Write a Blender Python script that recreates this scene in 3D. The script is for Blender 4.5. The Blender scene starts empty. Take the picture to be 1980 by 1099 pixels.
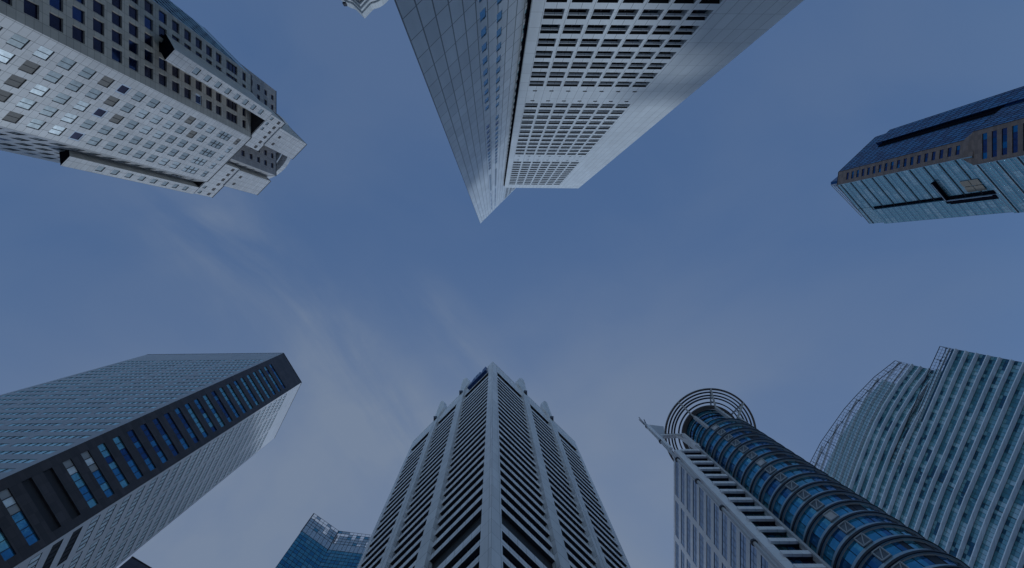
import bpy, bmesh, math, random
from math import sin, cos, pi, radians, hypot, atan2
random.seed(7)
S = bpy.context.scene
COL = S.collection
EYE = 1.6                       # camera height; heights below are measured from the eye
F = 990.0                       # 18 mm lens on 36 mm film, in photo pixels
CX, CY = 35.0, 48.5             # zenith offset from the frame centre, photo pixels (lens shift)

# ------------------------------------------------------------------ camera
cam = bpy.data.objects.new("camera", bpy.data.cameras.new("camera"))
COL.objects.link(cam)
cam.location = (0, 0, EYE)
cam.rotation_euler = (pi, 0, 0)           # looking straight up
cam.data.sensor_width = 36; cam.data.lens = 18
cam.data.shift_x = CX / 1980; cam.data.shift_y = -CY / 1980
cam.data.clip_start = 0.1; cam.data.clip_end = 5000
S.camera = cam

# ------------------------------------------------------------------ sky, sun, exposure
SUN_EL, SUN_AZ = radians(37), radians(16)
w = bpy.data.worlds.new("World"); S.world = w; w.use_nodes = True
nt = w.node_tree; N = nt.nodes; L = nt.links
N.clear()
out = N.new('ShaderNodeOutputWorld'); bg = N.new('ShaderNodeBackground')
sky = N.new('ShaderNodeTexSky'); sky.sky_type = 'NISHITA'; sky.sun_disc = False
sky.sun_elevation = SUN_EL; sky.sun_rotation = SUN_AZ
sky.air_density = 1.25; sky.dust_density = 0.25; sky.ozone_density = 2.5
tc = N.new('ShaderNodeTexCoord')
def vmap(rot, scale, loc=(0, 0, 0)):
    m = N.new('ShaderNodeMapping'); m.inputs['Rotation'].default_value = rot
    m.inputs['Scale'].default_value = scale; m.inputs['Location'].default_value = loc
    L.new(tc.outputs['Generated'], m.inputs['Vector']); return m
def mixc(a, b, fac, mode='MIX'):
    m = N.new('ShaderNodeMix'); m.data_type = 'RGBA'; m.blend_type = mode
    for s, v in ((m.inputs[6], a), (m.inputs[7], b), (m.inputs[0], fac)):
        if hasattr(v, 'links'): L.new(v, s)
        else: s.default_value = v
    return m.outputs[2]
def ramp(v, a, b, lo=0.0, hi=1.0):
    m = N.new('ShaderNodeMapRange'); m.interpolation_type = 'SMOOTHSTEP'
    for i, x in enumerate((a, b, lo, hi)): m.inputs[i + 1].default_value = x
    L.new(v, m.inputs[0]); return m.outputs[0]
def noise(vec, sc, det, rough, dist=0.0):
    n = N.new('ShaderNodeTexNoise'); n.inputs['Scale'].default_value = sc
    n.inputs['Detail'].default_value = det; n.inputs['Roughness'].default_value = rough
    n.inputs['Distortion'].default_value = dist
    L.new(vec, n.inputs['Vector']); return n.outputs[0]
def mathn(op, a, b):
    m = N.new('ShaderNodeMath'); m.operation = op
    for s, v in ((m.inputs[0], a), (m.inputs[1], b)):
        if hasattr(v, 'links'): L.new(v, s)
        else: s.default_value = v
    return m.outputs[0]
base = mixc(sky.outputs[0], (0.80, 0.97, 1.10, 1), 1.0, 'MULTIPLY')
sepz = N.new('ShaderNodeSeparateXYZ'); L.new(tc.outputs['Generated'], sepz.inputs[0])
base = mixc(base, (0.68, 1.29, 2.72, 1), ramp(sepz.outputs[2], 0.45, 0.78, 0.0, 0.75))   # even upper sky
def dot(v, sc_=1.0):
    d = N.new('ShaderNodeVectorMath'); d.operation = 'DOT_PRODUCT'
    L.new(tc.outputs['Generated'], d.inputs[0]); d.inputs[1].default_value = (v[0] * sc_, v[1] * sc_, 0)
    return d.outputs['Value']
al, ac = (0.63, 0.77), (0.77, -0.63)      # along and across the thin cloud streaks
cv = N.new('ShaderNodeCombineXYZ'); L.new(dot(al, 1.1), cv.inputs[0]); L.new(dot(ac, 3.6), cv.inputs[1])
wisp = ramp(noise(cv.outputs[0], 2.4, 7, 0.55, 0.5), 0.30, 0.72)
fine = ramp(noise(tc.outputs['Generated'], 7.0, 6, 0.55, 0.4), 0.35, 0.7, 0.6, 1.0)
b_ = dot(ac)
def band(c, wd): return ramp(mathn('ABSOLUTE', mathn('ADD', b_, -c), 0), 0.0, wd, 1.0, 0.0)
a_ = dot(al)
st = mathn('ADD', mathn('MULTIPLY', band(-0.335, 0.15), ramp(a_, -0.75, -0.15)), mathn('MULTIPLY', band(-0.15, 0.08), mathn('MULTIPLY', ramp(a_, -0.15, 0.05), 0.6)))
streak = mathn('MULTIPLY', mathn('MULTIPLY', st, wisp), fine)
m2 = vmap((0, 0, radians(20)), (1.0, 1.3, 1.0), (2.1, 0.7, 0))
veil = ramp(noise(m2.outputs[0], 2.3, 5, 0.5, 0.4), 0.34, 0.70)
sep = N.new('ShaderNodeSeparateXYZ'); L.new(tc.outputs['Generated'], sep.inputs[0])
side = ramp(sep.outputs[1], -0.05, 0.50)
side2 = mathn('MULTIPLY', ramp(sep.outputs[1], -0.12, 0.58, 0.0, 0.72), ramp(sep.outputs[0], 0.15, 0.85, 1.0, 0.25))
clo = mathn('ADD', mathn('MULTIPLY', streak, 0.80), mathn('MULTIPLY', mathn('MULTIPLY', veil, side), 0.35))
clo = mathn('ADD', clo, mathn('MULTIPLY', veil, 0.16))
clo = mathn('ADD', clo, side2)
clo = mathn('MINIMUM', clo, 0.95)
CLOUD = (1.78, 2.32, 3.30, 1)
fin = mixc(base, CLOUD, clo)
L.new(fin, bg.inputs[0]); bg.inputs[1].default_value = 0.10
L.new(bg.outputs[0], out.inputs[0])

sun = bpy.data.objects.new("sun", bpy.data.lights.new("sun", 'SUN'))
COL.objects.link(sun)
sun.data.energy = 0.95; sun.data.angle = radians(5); sun.data.color = (0.72, 0.86, 1.0)
sd = (sin(SUN_AZ) * cos(SUN_EL), cos(SUN_AZ) * cos(SUN_EL), sin(SUN_EL))
from mathutils import Vector
sun.rotation_euler = Vector(sd).to_track_quat('Z', 'Y').to_euler()
S.view_settings.view_transform = 'Standard'; S.view_settings.look = 'None'
S.view_settings.exposure = 0.0; S.view_settings.gamma = 1.0
S.render.resolution_x = 1024; S.render.resolution_y = 568

# ------------------------------------------------------------------ materials
def newmat(name):
    m = bpy.data.materials.new(name); m.use_nodes = True
    return m, m.node_tree.nodes, m.node_tree.links, m.node_tree.nodes['Principled BSDF']
def mval(Nd, Lk, op, a, b=0.0, c=0.0):
    m = Nd.new('ShaderNodeMath'); m.operation = op
    for s, v in zip(m.inputs, (a, b, c)):
        if hasattr(v, 'links'): Lk.new(v, s)
        else: s.default_value = v
    return m.outputs[0]
def panel(name, col, pw=1.6, ph=4.13, line=0.05, lcol=0.25, rough=0.55, var=0.06, stain=0.12, spec=0.4, metal=0.0, mix2=None):
    """cladding: joints at pw x ph metres in facade UVs, each panel a little different, streaky weathering"""
    m, Nd, Lk, P = newmat(name)
    uv = Nd.new('ShaderNodeUVMap'); sx = Nd.new('ShaderNodeSeparateXYZ'); Lk.new(uv.outputs[0], sx.inputs[0])
    u = mval(Nd, Lk, 'DIVIDE', sx.outputs[0], pw); v = mval(Nd, Lk, 'DIVIDE', sx.outputs[1], ph)
    fu = mval(Nd, Lk, 'FRACT', u); fv = mval(Nd, Lk, 'FRACT', v)
    lu = mval(Nd, Lk, 'LESS_THAN', fu, line / pw); lv = mval(Nd, Lk, 'LESS_THAN', fv, line / ph)
    ln = mval(Nd, Lk, 'MAXIMUM', lu, lv)
    cu = mval(Nd, Lk, 'FLOOR', u); cv = mval(Nd, Lk, 'FLOOR', v)
    cb = Nd.new('ShaderNodeCombineXYZ'); Lk.new(cu, cb.inputs[0]); Lk.new(cv, cb.inputs[1])
    wn = Nd.new('ShaderNodeTexWhiteNoise'); wn.noise_dimensions = '3D'; Lk.new(cb.outputs[0], wn.inputs[0])
    ns = Nd.new('ShaderNodeTexNoise'); ns.inputs['Scale'].default_value = 1.0; ns.inputs['Detail'].default_value = 5
    mp = Nd.new('ShaderNodeMapping'); mp.inputs['Scale'].default_value = (0.9, 0.06, 1)
    Lk.new(uv.outputs[0], mp.inputs[0]); Lk.new(mp.outputs[0], ns.inputs['Vector'])
    n2 = Nd.new('ShaderNodeTexNoise'); n2.inputs['Scale'].default_value = 0.05; n2.inputs['Detail'].default_value = 4
    Lk.new(uv.outputs[0], n2.inputs['Vector'])
    a = mval(Nd, Lk, 'MULTIPLY_ADD', wn.outputs[0], 2 * var, 1 - var)
    b = mval(Nd, Lk, 'MULTIPLY_ADD', ns.outputs[0], 2 * stain, 1 - stain)
    c = mval(Nd, Lk, 'MULTIPLY_ADD', n2.outputs[0], 2 * stain, 1 - stain)
    k = mval(Nd, Lk, 'MULTIPLY', mval(Nd, Lk, 'MULTIPLY', a, b), c)
    k = mval(Nd, Lk, 'MULTIPLY', k, mval(Nd, Lk, 'MULTIPLY_ADD', ln, lcol - 1.0, 1.0))
    cm = Nd.new('ShaderNodeVectorMath'); cm.operation = 'SCALE'; cm.inputs[0].default_value = col[:3]
    if mix2:
        mx = Nd.new('ShaderNodeMix'); mx.data_type = 'RGBA'; mx.inputs[6].default_value = (*col, 1); mx.inputs[7].default_value = (*mix2, 1)
        Lk.new(wn.outputs[0], mx.inputs[0]); Lk.new(mx.outputs[2], cm.inputs[0])
    Lk.new(k, cm.inputs['Scale']); Lk.new(cm.outputs[0], P.inputs['Base Color'])
    P.inputs['Roughness'].default_value = rough; P.inputs['Specular IOR Level'].default_value = spec
    P.inputs['Metallic'].default_value = metal
    bp = Nd.new('ShaderNodeBump'); bp.inputs['Strength'].default_value = 0.25; bp.inputs['Distance'].default_value = 0.04
    inv = mval(Nd, Lk, 'SUBTRACT', 1.0, ln); Lk.new(inv, bp.inputs['Height']); Lk.new(bp.outputs[0], P.inputs['Normal'])
    return m
def plain(name, col, rough=0.5, metal=0.0, var=0.1, scale=0.4, spec=0.4):
    m, Nd, Lk, P = newmat(name)
    t = Nd.new('ShaderNodeTexCoord'); n = Nd.new('ShaderNodeTexNoise'); n.inputs['Scale'].default_value = scale; n.inputs['Detail'].default_value = 5
    Lk.new(t.outputs['Object'], n.inputs['Vector'])
    k = mval(Nd, Lk, 'MULTIPLY_ADD', n.outputs[0], 2 * var, 1 - var)
    cm = Nd.new('ShaderNodeVectorMath'); cm.operation = 'SCALE'; cm.inputs[0].default_value = col[:3]
    Lk.new(k, cm.inputs['Scale']); Lk.new(cm.outputs[0], P.inputs['Base Color'])
    P.inputs['Roughness'].default_value = rough; P.inputs['Metallic'].default_value = metal; P.inputs['Specular IOR Level'].default_value = spec
    return m
def glass(name, col, rough=0.08, metal=0.85, wave=0.15, inner=0.35):
    """coated facade glass: tinted mirror with slightly uneven panes"""
    m, Nd, Lk, P = newmat(name)
    t = Nd.new('ShaderNodeTexCoord')
    n = Nd.new('ShaderNodeTexNoise'); n.inputs['Scale'].default_value = 0.55; n.inputs['Detail'].default_value = 2
    Lk.new(t.outputs['Object'], n.inputs['Vector'])
    b = Nd.new('ShaderNodeBump'); b.inputs['Strength'].default_value = wave; b.inputs['Distance'].default_value = 0.12
    Lk.new(n.outputs[0], b.inputs['Height']); Lk.new(b.outputs[0], P.inputs['Normal'])
    n2 = Nd.new('ShaderNodeTexNoise'); n2.inputs['Scale'].default_value = 0.9; n2.inputs['Detail'].default_value = 3
    Lk.new(t.outputs['Object'], n2.inputs['Vector'])
    k = mval(Nd, Lk, 'MULTIPLY_ADD', n2.outputs[0], 2 * inner, 1 - inner)
    cm = Nd.new('ShaderNodeVectorMath'); cm.operation = 'SCALE'; cm.inputs[0].default_value = col[:3]
    Lk.new(k, cm.inputs['Scale']); Lk.new(cm.outputs[0], P.inputs['Base Color'])
    P.inputs['Roughness'].default_value = rough; P.inputs['Metallic'].default_value = metal
    return m
M = {}
M['asphalt'] = plain('plaza_stone', (0.42, 0.42, 0.43), 0.8, 0, 0.2, 0.3)
M['white_conc'] = panel('pale_granite', (0.76, 0.75, 0.775), 1.9, 3.97, 0.08, 0.5, 0.5, 0.07, 0.14)
M['white_pil'] = panel('pale_pilaster_stone', (0.70, 0.70, 0.72), 6.0, 3.97, 0.16, 0.55, 0.5, 0.06, 0.10)
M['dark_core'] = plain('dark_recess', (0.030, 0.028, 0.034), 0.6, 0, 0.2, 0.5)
M['dark_glass'] = glass('dark_ribbon_glass', (0.018, 0.022, 0.05), 0.25, 0.5, 0.1)
M['brown_louvre'] = panel('brown_louvre', (0.022, 0.02, 0.022), 30, 0.45, 0.12, 0.4, 0.6, 0.02, 0.05)
M['coping'] = plain('dark_coping', (0.012, 0.014, 0.02), 0.5)
M['alu'] = panel('white_aluminium_cladding', (0.80, 0.82, 0.85), 1.585, 4.13, 0.13, 0.22, 0.36, 0.09, 0.14, 0.5)
M['alu_side'] = panel('white_block_cladding', (0.80, 0.82, 0.84), 1.48, 4.13, 0.07, 0.5, 0.40, 0.05, 0.12, 0.5)
M['teal_win'] = glass('teal_window_glass', (0.05, 0.26, 0.42), 0.12, 0.75)
M['brown_win'] = glass('brown_window_glass', (0.075, 0.06, 0.058), 0.15, 0.4)
M['slot'] = plain('shadow_joint', (0.008, 0.009, 0.016), 0.9, 0, 0.1, 0.4, 0.0)
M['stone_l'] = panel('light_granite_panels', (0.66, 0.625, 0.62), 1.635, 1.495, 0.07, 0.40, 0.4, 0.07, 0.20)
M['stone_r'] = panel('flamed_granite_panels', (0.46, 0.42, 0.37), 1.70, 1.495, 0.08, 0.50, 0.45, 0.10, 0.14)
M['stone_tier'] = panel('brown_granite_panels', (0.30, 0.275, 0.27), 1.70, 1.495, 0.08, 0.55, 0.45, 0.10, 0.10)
M['win_blue'] = glass('grey_blue_window_glass', (0.40, 0.45, 0.47), 0.2, 0.3, 0.12)
M['win_blue2'] = glass('pale_blue_window_glass', (0.50, 0.55, 0.58), 0.3, 0.2, 0.2)
M['win_dark'] = glass('black_window_glass', (0.02, 0.022, 0.06), 0.2, 0.6)
M['win_navy'] = glass('navy_window_glass', (0.03, 0.06, 0.16), 0.12, 0.8)
M['win_tan'] = plain('drawn_blind', (0.20, 0.18, 0.165), 0.6)
M['win_brown'] = plain('brown_vent', (0.055, 0.042, 0.042), 0.6)
M['frame_w'] = plain('white_window_frame', (0.55, 0.62, 0.74), 0.4)
M['frame_d'] = plain('dark_mullion', (0.012, 0.014, 0.022), 0.4)
M['glass_strip'] = glass('lined_glass', (0.20, 0.42, 0.56), 0.1, 0.5)
M['bl_conc'] = panel('grey_aluminium', (0.38, 0.39, 0.43), 12.4, 4.22, 0.05, 0.6, 0.4, 0.03, 0.10, 0.5)
M['bl_light'] = panel('pale_aluminium', (0.72, 0.70, 0.73), 8.0, 4.22, 0.05, 0.6, 0.45, 0.03, 0.08, 0.5)
M['bl_dark'] = panel('dark_bronze_cladding', (0.050, 0.040, 0.043), 1.9, 1.05, 0.05, 0.6, 0.45, 0.25, 0.25, 0.5)
M['sky_glass'] = glass('painted_sky_glass', (0.50, 0.84, 0.95), 0.12, 0.2, 0.12)  # sky reflection painted into the base colour, hardly mirrored
M['sky_glass2'] = glass('pale_painted_sky_glass', (0.88, 0.95, 1.0), 0.2, 0.0, 0.05)  # no mirror: reflected sky brightness is put into the pale colour
M['blue1'] = glass('blue_pane', (0.05, 0.25, 0.46), 0.08, 0.6, 0.2)
M['blue2'] = glass('teal_pane', (0.18, 0.48, 0.58), 0.1, 0.6, 0.2)
M['blue3'] = glass('deep_blue_pane', (0.02, 0.08, 0.22), 0.08, 0.6, 0.2)
M['cream'] = plain('painted_white_reflection', (0.42, 0.42, 0.43), 0.6)  # pale pane colour painted as the reflection of a white building
M['tealA'] = glass('teal_curtain_glass', (0.22, 0.42, 0.48), 0.12, 0.4, 0.2)
M['tealB'] = glass('mid_teal_curtain_glass', (0.10, 0.27, 0.33), 0.12, 0.45, 0.2)
M['tealC'] = glass('dark_curtain_glass', (0.04, 0.13, 0.20), 0.12, 0.6, 0.2)
M['tealD'] = glass('pale_curtain_glass', (0.42, 0.58, 0.64), 0.2, 0.3, 0.2)
M['finw'] = panel('fritted_glass_fin', (0.80, 0.85, 0.92), 1.5, 50, 0.06, 0.6, 0.3, 0.05, 0.06, 0.5)
M['steel'] = plain('painted_steel', (0.48, 0.48, 0.50), 0.45, 0.2)
M['steel_d'] = plain('dark_steel', (0.05, 0.052, 0.065), 0.4, 0.4)
M['vent_frame'] = plain('vent_mesh', (0.10, 0.13, 0.17), 0.5)
M['vent_frame2'] = plain('vent_frame', (0.36, 0.39, 0.43), 0.5)
M['brown_ring'] = plain('brown_soffit_ring', (0.16, 0.13, 0.12), 0.6)
M['ringblue'] = plain('blue_grey_ledge', (0.30, 0.41, 0.50), 0.35, 0.4)
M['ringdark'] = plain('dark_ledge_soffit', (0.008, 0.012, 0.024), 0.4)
M['cyl_blue'] = glass('cobalt_curved_glass', (0.05, 0.30, 0.50), 0.06, 0.55, 0.12)
M['cyl_blue2'] = glass('deep_cobalt_curved_glass', (0.02, 0.13, 0.30), 0.06, 0.6, 0.12)
M['cyl_teal'] = glass('teal_curved_glass', (0.12, 0.38, 0.48), 0.08, 0.85, 0.12)
M['slab_white'] = panel('white_frame_cladding', (0.74, 0.74, 0.78), 1.8, 4.02, 0.05, 0.6, 0.45, 0.03, 0.10, 0.5)
M['slab_win'] = glass('slab_painted_sky_glass', (0.19, 0.30, 0.48), 0.12, 0.3, 0.12)  # blue base colour stands in for reflected sky
M['slab_mull'] = plain('dark_blue_mullion', (0.07, 0.09, 0.13), 0.4)
M['slab_win2'] = glass('slab_pale_painted_sky_glass', (0.26, 0.37, 0.53), 0.12, 0.3, 0.12)  # paler pane, reflected sky painted in likewise
M['brown_gran'] = panel('red_brown_granite', (0.20, 0.14, 0.118), 1.8, 1.26, 0.05, 0.7, 0.45, 0.18, 0.10)
M['r_blue'] = glass('navy_curtain_glass', (0.02, 0.17, 0.34), 0.08, 0.9, 0.15)
M['r_blue2'] = glass('deep_navy_curtain_glass', (0.012, 0.08, 0.20), 0.08, 0.9, 0.15)
M['r_t1'] = glass('aqua_curtain_glass', (0.17, 0.38, 0.48), 0.1, 0.55, 0.04)
M['r_t2'] = glass('dark_aqua_curtain_glass', (0.10, 0.27, 0.37), 0.1, 0.55, 0.04)
M['r_t3'] = glass('pale_aqua_curtain_glass', (0.28, 0.47, 0.56), 0.12, 0.5, 0.04)
M['mull'] = plain('pale_mullion', (0.36, 0.44, 0.54), 0.4, 0.3)
M['beige'] = plain('beige_blind', (0.22, 0.19, 0.16), 0.6)
M['ornate'] = panel('cream_stone', (0.80, 0.80, 0.80), 3.1, 2.2, 0.03, 0.8, 0.6, 0.04, 0.12)
M['cap'] = plain('roof_felt', (0.1, 0.1, 0.11), 0.8)
M['grey_block'] = panel('slate_grey_cladding', (0.075, 0.09, 0.13), 3.0, 4.0, 0.1, 0.6, 0.4, 0.05, 0.1)
M['gb_glass1'] = glass('deep_teal_facade_glass', (0.03, 0.20, 0.34), 0.08, 0.6, 0.2)
M['gb_glass2'] = glass('petrol_facade_glass', (0.07, 0.28, 0.38), 0.1, 0.65, 0.2)
M['gb_glass3'] = glass('light_teal_facade_glass', (0.14, 0.36, 0.44), 0.12, 0.8, 0.2)
M['screen'] = glass('pale_screen_glass', (0.40, 0.46, 0.52), 0.25, 0.4, 0.2)
M['sign_blue'] = plain('blue_sign', (0.012, 0.05, 0.17), 0.35)
M['sign_pale'] = plain('pale_sign_letters', (0.35, 0.42, 0.55), 0.4)

# ------------------------------------------------------------------ mesh builder
def lerp(a, b, t): return tuple(x + (y - x) * t for x, y in zip(a, b))
class MB:
    def __init__(s): s.v = []; s.f = []; s.m = []; s.uv = []; s.mats = []; s.o = (0.0, 0.0)
    def mi(s, k):
        if k not in s.mats: s.mats.append(k)
        return s.mats.index(k)
    def face(s, pts, k):
        i = len(s.v); s.v += pts; s.f.append(tuple(range(i, i + len(pts)))); s.m.append(s.mi(k))
        a, b, c = Vector(pts[0]), Vector(pts[1]), Vector(pts[2])
        n = (b - a).cross(c - a)
        if n.length < 1e-9 and len(pts) > 3: n = (b - a).cross(Vector(pts[3]) - a)
        n.normalize() if n.length > 0 else None
        if abs(n.z) > 0.75: s.uv.append([(p[0] - s.o[0], p[1] - s.o[1]) for p in pts])
        else:
            t = Vector((-n.y, n.x, 0)).normalized()
            if t.x < -1e-6 or (abs(t.x) < 1e-6 and t.y < 0): t = -t
            s.uv.append([((p[0] - s.o[0]) * t.x + (p[1] - s.o[1]) * t.y, p[2]) for p in pts])
    def prism(s, poly, z0, z1, k, kt=None, kb=None):
        n = len(poly)
        lo = [(p[0], p[1], z0) for p in poly]; hi = [(p[0], p[1], z1) for p in poly]
        for i in range(n):
            j = (i + 1) % n
            s.face([lo[i], lo[j], hi[j], hi[i]], k)
        s.face(hi, kt or k); s.face(lo[::-1], kb or k)
    def bar(s, a, b, wd, k, h=None):
        """box beam from a to b"""
        A, B = Vector(a), Vector(b); d = B - A
        if d.length < 1e-6: return
        d.normalize(); up = Vector((0, 0, 1)) if abs(d.z) < 0.9 else Vector((1, 0, 0))
        x = d.cross(up).normalized() * wd / 2; y = x.cross(d).normalized() * (h or wd) / 2
        c = [x + y, -x + y, -x - y, x - y]
        p = [tuple(A + q) for q in c]; r = [tuple(B + q) for q in c]
        for i in range(4):
            j = (i + 1) % 4; s.face([p[i], p[j], r[j], r[i]], k)
        s.face(p[::-1], k); s.face(r, k)
    def ring(s, cx, cy, r0, r1, z0, z1, k, kb=None, n=96, a0=0, a1=2 * pi):
        full = abs(a1 - a0 - 2 * pi) < 1e-6
        for i in range(n):
            t0 = a0 + (a1 - a0) * i / n; t1 = a0 + (a1 - a0) * (i + 1) / n
            q = lambda r, t, z: (cx + r * cos(t), cy + r * sin(t), z)
            s.face([q(r1, t0, z0), q(r1, t1, z0), q(r1, t1, z1), q(r1, t0, z1)], k)
            s.face([q(r0, t1, z0), q(r0, t0, z0), q(r0, t0, z1), q(r0, t1, z1)], k)
            s.face([q(r0, t0, z0), q(r0, t1, z0), q(r1, t1, z0), q(r1, t0, z0)], kb or k)
            s.face([q(r1, t0, z1), q(r1, t1, z1), q(r0, t1, z1), q(r0, t0, z1)], k)
    def add(s, o):
        b = len(s.v); s.v += o.v
        for f, m, u in zip(o.f, o.m, o.uv):
            s.f.append(tuple(i + b for i in f)); s.m.append(s.mi(o.mats[m])); s.uv.append(u)
    def build(s, name, parent, fix=True):
        me = bpy.data.meshes.new(name)
        ox, oy, oz = (parent['_o'] if parent is not None else (0, 0, 0))
        me.from_pydata([(x - ox, y - oy, z + EYE - oz) for x, y, z in s.v], [], s.f)
        for k in s.mats: me.materials.append(M[k])
        me.polygons.foreach_set('material_index', s.m)
        ul = me.uv_layers.new(name='UVMap'); flat = []
        for u in s.uv:
            for p in u: flat += [p[0], p[1]]
        ul.data.foreach_set('uv', flat)
        if fix:
            bm = bmesh.new(); bm.from_mesh(me)
            bmesh.ops.remove_doubles(bm, verts=bm.verts, dist=1e-4)
            bmesh.ops.recalc_face_normals(bm, faces=bm.faces)
            bm.to_mesh(me); bm.free()
        o = bpy.data.objects.new(name, me); COL.objects.link(o)
        if parent is not None: o.parent = parent
        return o

def thing(name, label, cat, loc, group=None):
    o = bpy.data.objects.new(name, None); COL.objects.link(o)
    o.location = (loc[0], loc[1], 0); o['_o'] = (loc[0], loc[1], 0.0)
    o['label'] = label; o['category'] = cat
    if group: o['group'] = group
    return o
def onscreen(pts):
    xs, ys = [], []
    for x, y, z in pts:
        if z < 2: return 0
        u, v = 955 + x / z * F, 501 + y / z * F
        xs.append(min(max(u, -60), 2040)); ys.append(min(max(v, -60), 1160))
    cxm, cym = sum(xs) / len(xs), sum(ys) / len(ys)
    if cxm < -20 or cxm > 2000 or cym < -20 or cym > 1119: return 0.001
    a = 0
    for i in range(len(xs)):
        j = (i + 1) % len(xs); a += xs[i] * ys[j] - xs[j] * ys[i]
    return abs(a) / 2
class Parts:
    """countable parts of one thing: the 100 largest in view each their own mesh, the rest one mesh"""
    def __init__(s, name, root): s.name = name; s.root = root; s.l = []
    def add(s, mb, pts): s.l.append((onscreen(pts), len(s.l), mb))
    def flush(s):
        s.l.sort(key=lambda t: (-t[0], t[1]))
        for a, i, mb in s.l[:100]: mb.build(s.name, s.root)
        if len(s.l) > 100:
            r = MB()
            for a, i, mb in s.l[100:]: r.add(mb)
            o = r.build(s.name, s.root); o['kind'] = 'stuff'

def inset(poly, d):
    """offset polygon inwards by d"""
    n = len(poly); A = sum(poly[i][0] * poly[(i + 1) % n][1] - poly[(i + 1) % n][0] * poly[i][1] for i in range(n))
    sg = 1 if A > 0 else -1; res = []
    for i in range(n):
        p, q, r = poly[i - 1], poly[i], poly[(i + 1) % n]
        def nrm(a, b):
            dx, dy = b[0] - a[0], b[1] - a[1]; l = hypot(dx, dy); return (-dy / l * sg, dx / l * sg)
        n1, n2 = nrm(p, q), nrm(q, r)
        dt = 1 + n1[0] * n2[0] + n1[1] * n2[1]
        res.append((q[0] + (n1[0] + n2[0]) * d / dt, q[1] + (n1[1] + n2[1]) * d / dt))
    return res

def window(P, d, n, s0, s1, z0, z1, back, cols, rows, mats, fr, bw=0.08, rnd=None, frame=False, proud=0.10, ledge=0):
    """one window: panes + mullions, set `back` behind the facade plane. d along the wall, n outwards"""
    R = rnd or random
    mb = MB(); off = -back + 0.05
    q = lambda s, z, o: (P[0] + d[0] * s + n[0] * o, P[1] + d[1] * s + n[1] * o, z)
    for i in range(cols):
        for j in range(rows):
            a0 = s0 + (s1 - s0) * i / cols; a1 = s0 + (s1 - s0) * (i + 1) / cols
            b0 = z0 + (z1 - z0) * j / rows; b1 = z0 + (z1 - z0) * (j + 1) / rows
            k = mats(i, j) if callable(mats) else R.choice(mats)
            mb.face([q(a0, b0, off), q(a1, b0, off), q(a1, b1, off), q(a0, b1, off)], k)
    h = off + proud
    def bx(a0, a1, b0, b1):
        c = [(a0, b0), (a1, b0), (a1, b1), (a0, b1)]
        mb.face([q(a, b, h) for a, b in c], fr)
        for i in range(4):
            a, b = c[i], c[(i + 1) % 4]
            mb.face([q(a[0], a[1], off), q(b[0], b[1], off), q(b[0], b[1], h), q(a[0], a[1], h)], fr)
    if fr:
        for i in range(1, cols): c = s0 + (s1 - s0) * i / cols; bx(c - bw / 2, c + bw / 2, z0, z1)
        for j in range(1, rows):
            c = z0 + (z1 - z0) * j / rows
            for i in range(cols):
                a0 = s0 + (s1 - s0) * i / cols + (bw / 2 if i else 0); a1 = s0 + (s1 - s0) * (i + 1) / cols - (bw / 2 if i < cols - 1 else 0)
                bx(a0, a1, c - bw / 2, c + bw / 2)
        if frame:
            g = frame
            bx(s0, s0 + g, z0, z1); bx(s1 - g, s1, z0, z1); bx(s0 + g, s1 - g, z0, z0 + g); bx(s0 + g, s1 - g, z1 - g, z1)
    if ledge:   # light shelf across the opening
        mb.bar(q(s0 + .02, z1 - ledge, -.28), q(s1 - .02, z1 - ledge, -.28), .30, 'alu_side', .13)
    pts = [q(s0, z0, off), q(s1, z0, off), q(s1, z1, off), q(s0, z1, off)]
    return mb, pts

def body(poly, z0, z1, specs, depth, mat, core='dark_core', parts=None, facemats=None, cap='cap', soffit=None):
    """tower body: inner core, outer skin with real openings. specs[i] = list of rows (za, zb, [ (s0,s1,win) ])
       win = dict(back, cols, rows, mats, fr, ...) or None"""
    wall = MB(); n = len(poly); ins = inset(poly, depth)
    A = sum(poly[i][0] * poly[(i + 1) % n][1] - poly[(i + 1) % n][0] * poly[i][1] for i in range(n)); sg = 1 if A > 0 else -1
    for i in range(n):
        j = (i + 1) % n; P, Q, Pi, Qi = poly[i], poly[j], ins[i], ins[j]
        Ln = hypot(Q[0] - P[0], Q[1] - P[1]); d = ((Q[0] - P[0]) / Ln, (Q[1] - P[1]) / Ln); nn = (d[1] * sg, -d[0] * sg)
        m = (facemats or {}).get(i, mat)
        wall.o = P
        def blk(a, b, za, zb, kb=None):
            if zb - za < 1e-4 or b - a < 1e-4: return
            o0 = lerp(P, Q, a / Ln); o1 = lerp(P, Q, b / Ln)
            i0 = Pi if a <= 1e-6 else (o0[0] - nn[0] * depth, o0[1] - nn[1] * depth)
            i1 = Qi if b >= Ln - 1e-6 else (o1[0] - nn[0] * depth, o1[1] - nn[1] * depth)
            wall.prism([o0, o1, i1, i0], za, zb, m, None, kb)
        rows = sorted(specs.get(i, []), key=lambda r: r[0])
        zc = z0
        for (za, zb, bays) in rows:
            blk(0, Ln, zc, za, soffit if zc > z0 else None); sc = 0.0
            for bay in sorted(bays, key=lambda t: t[0]):
                s0, s1, wn = bay
                blk(sc, s0, za, zb); sc = s1
                if wn is not None and parts is not None:
                    kw = dict(wn); bk = kw.pop('back', depth)
                    mb, pts = window(P, d, nn, s0, s1, za, zb, bk, **kw); parts.add(mb, pts)
            blk(sc, Ln, za, zb); zc = zb
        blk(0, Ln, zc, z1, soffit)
    wall.o = (0, 0)
    wall.prism(inset(poly, depth - 0.03), z0 + 0.02, z1 - 0.02, core, cap)
    return wall
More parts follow.
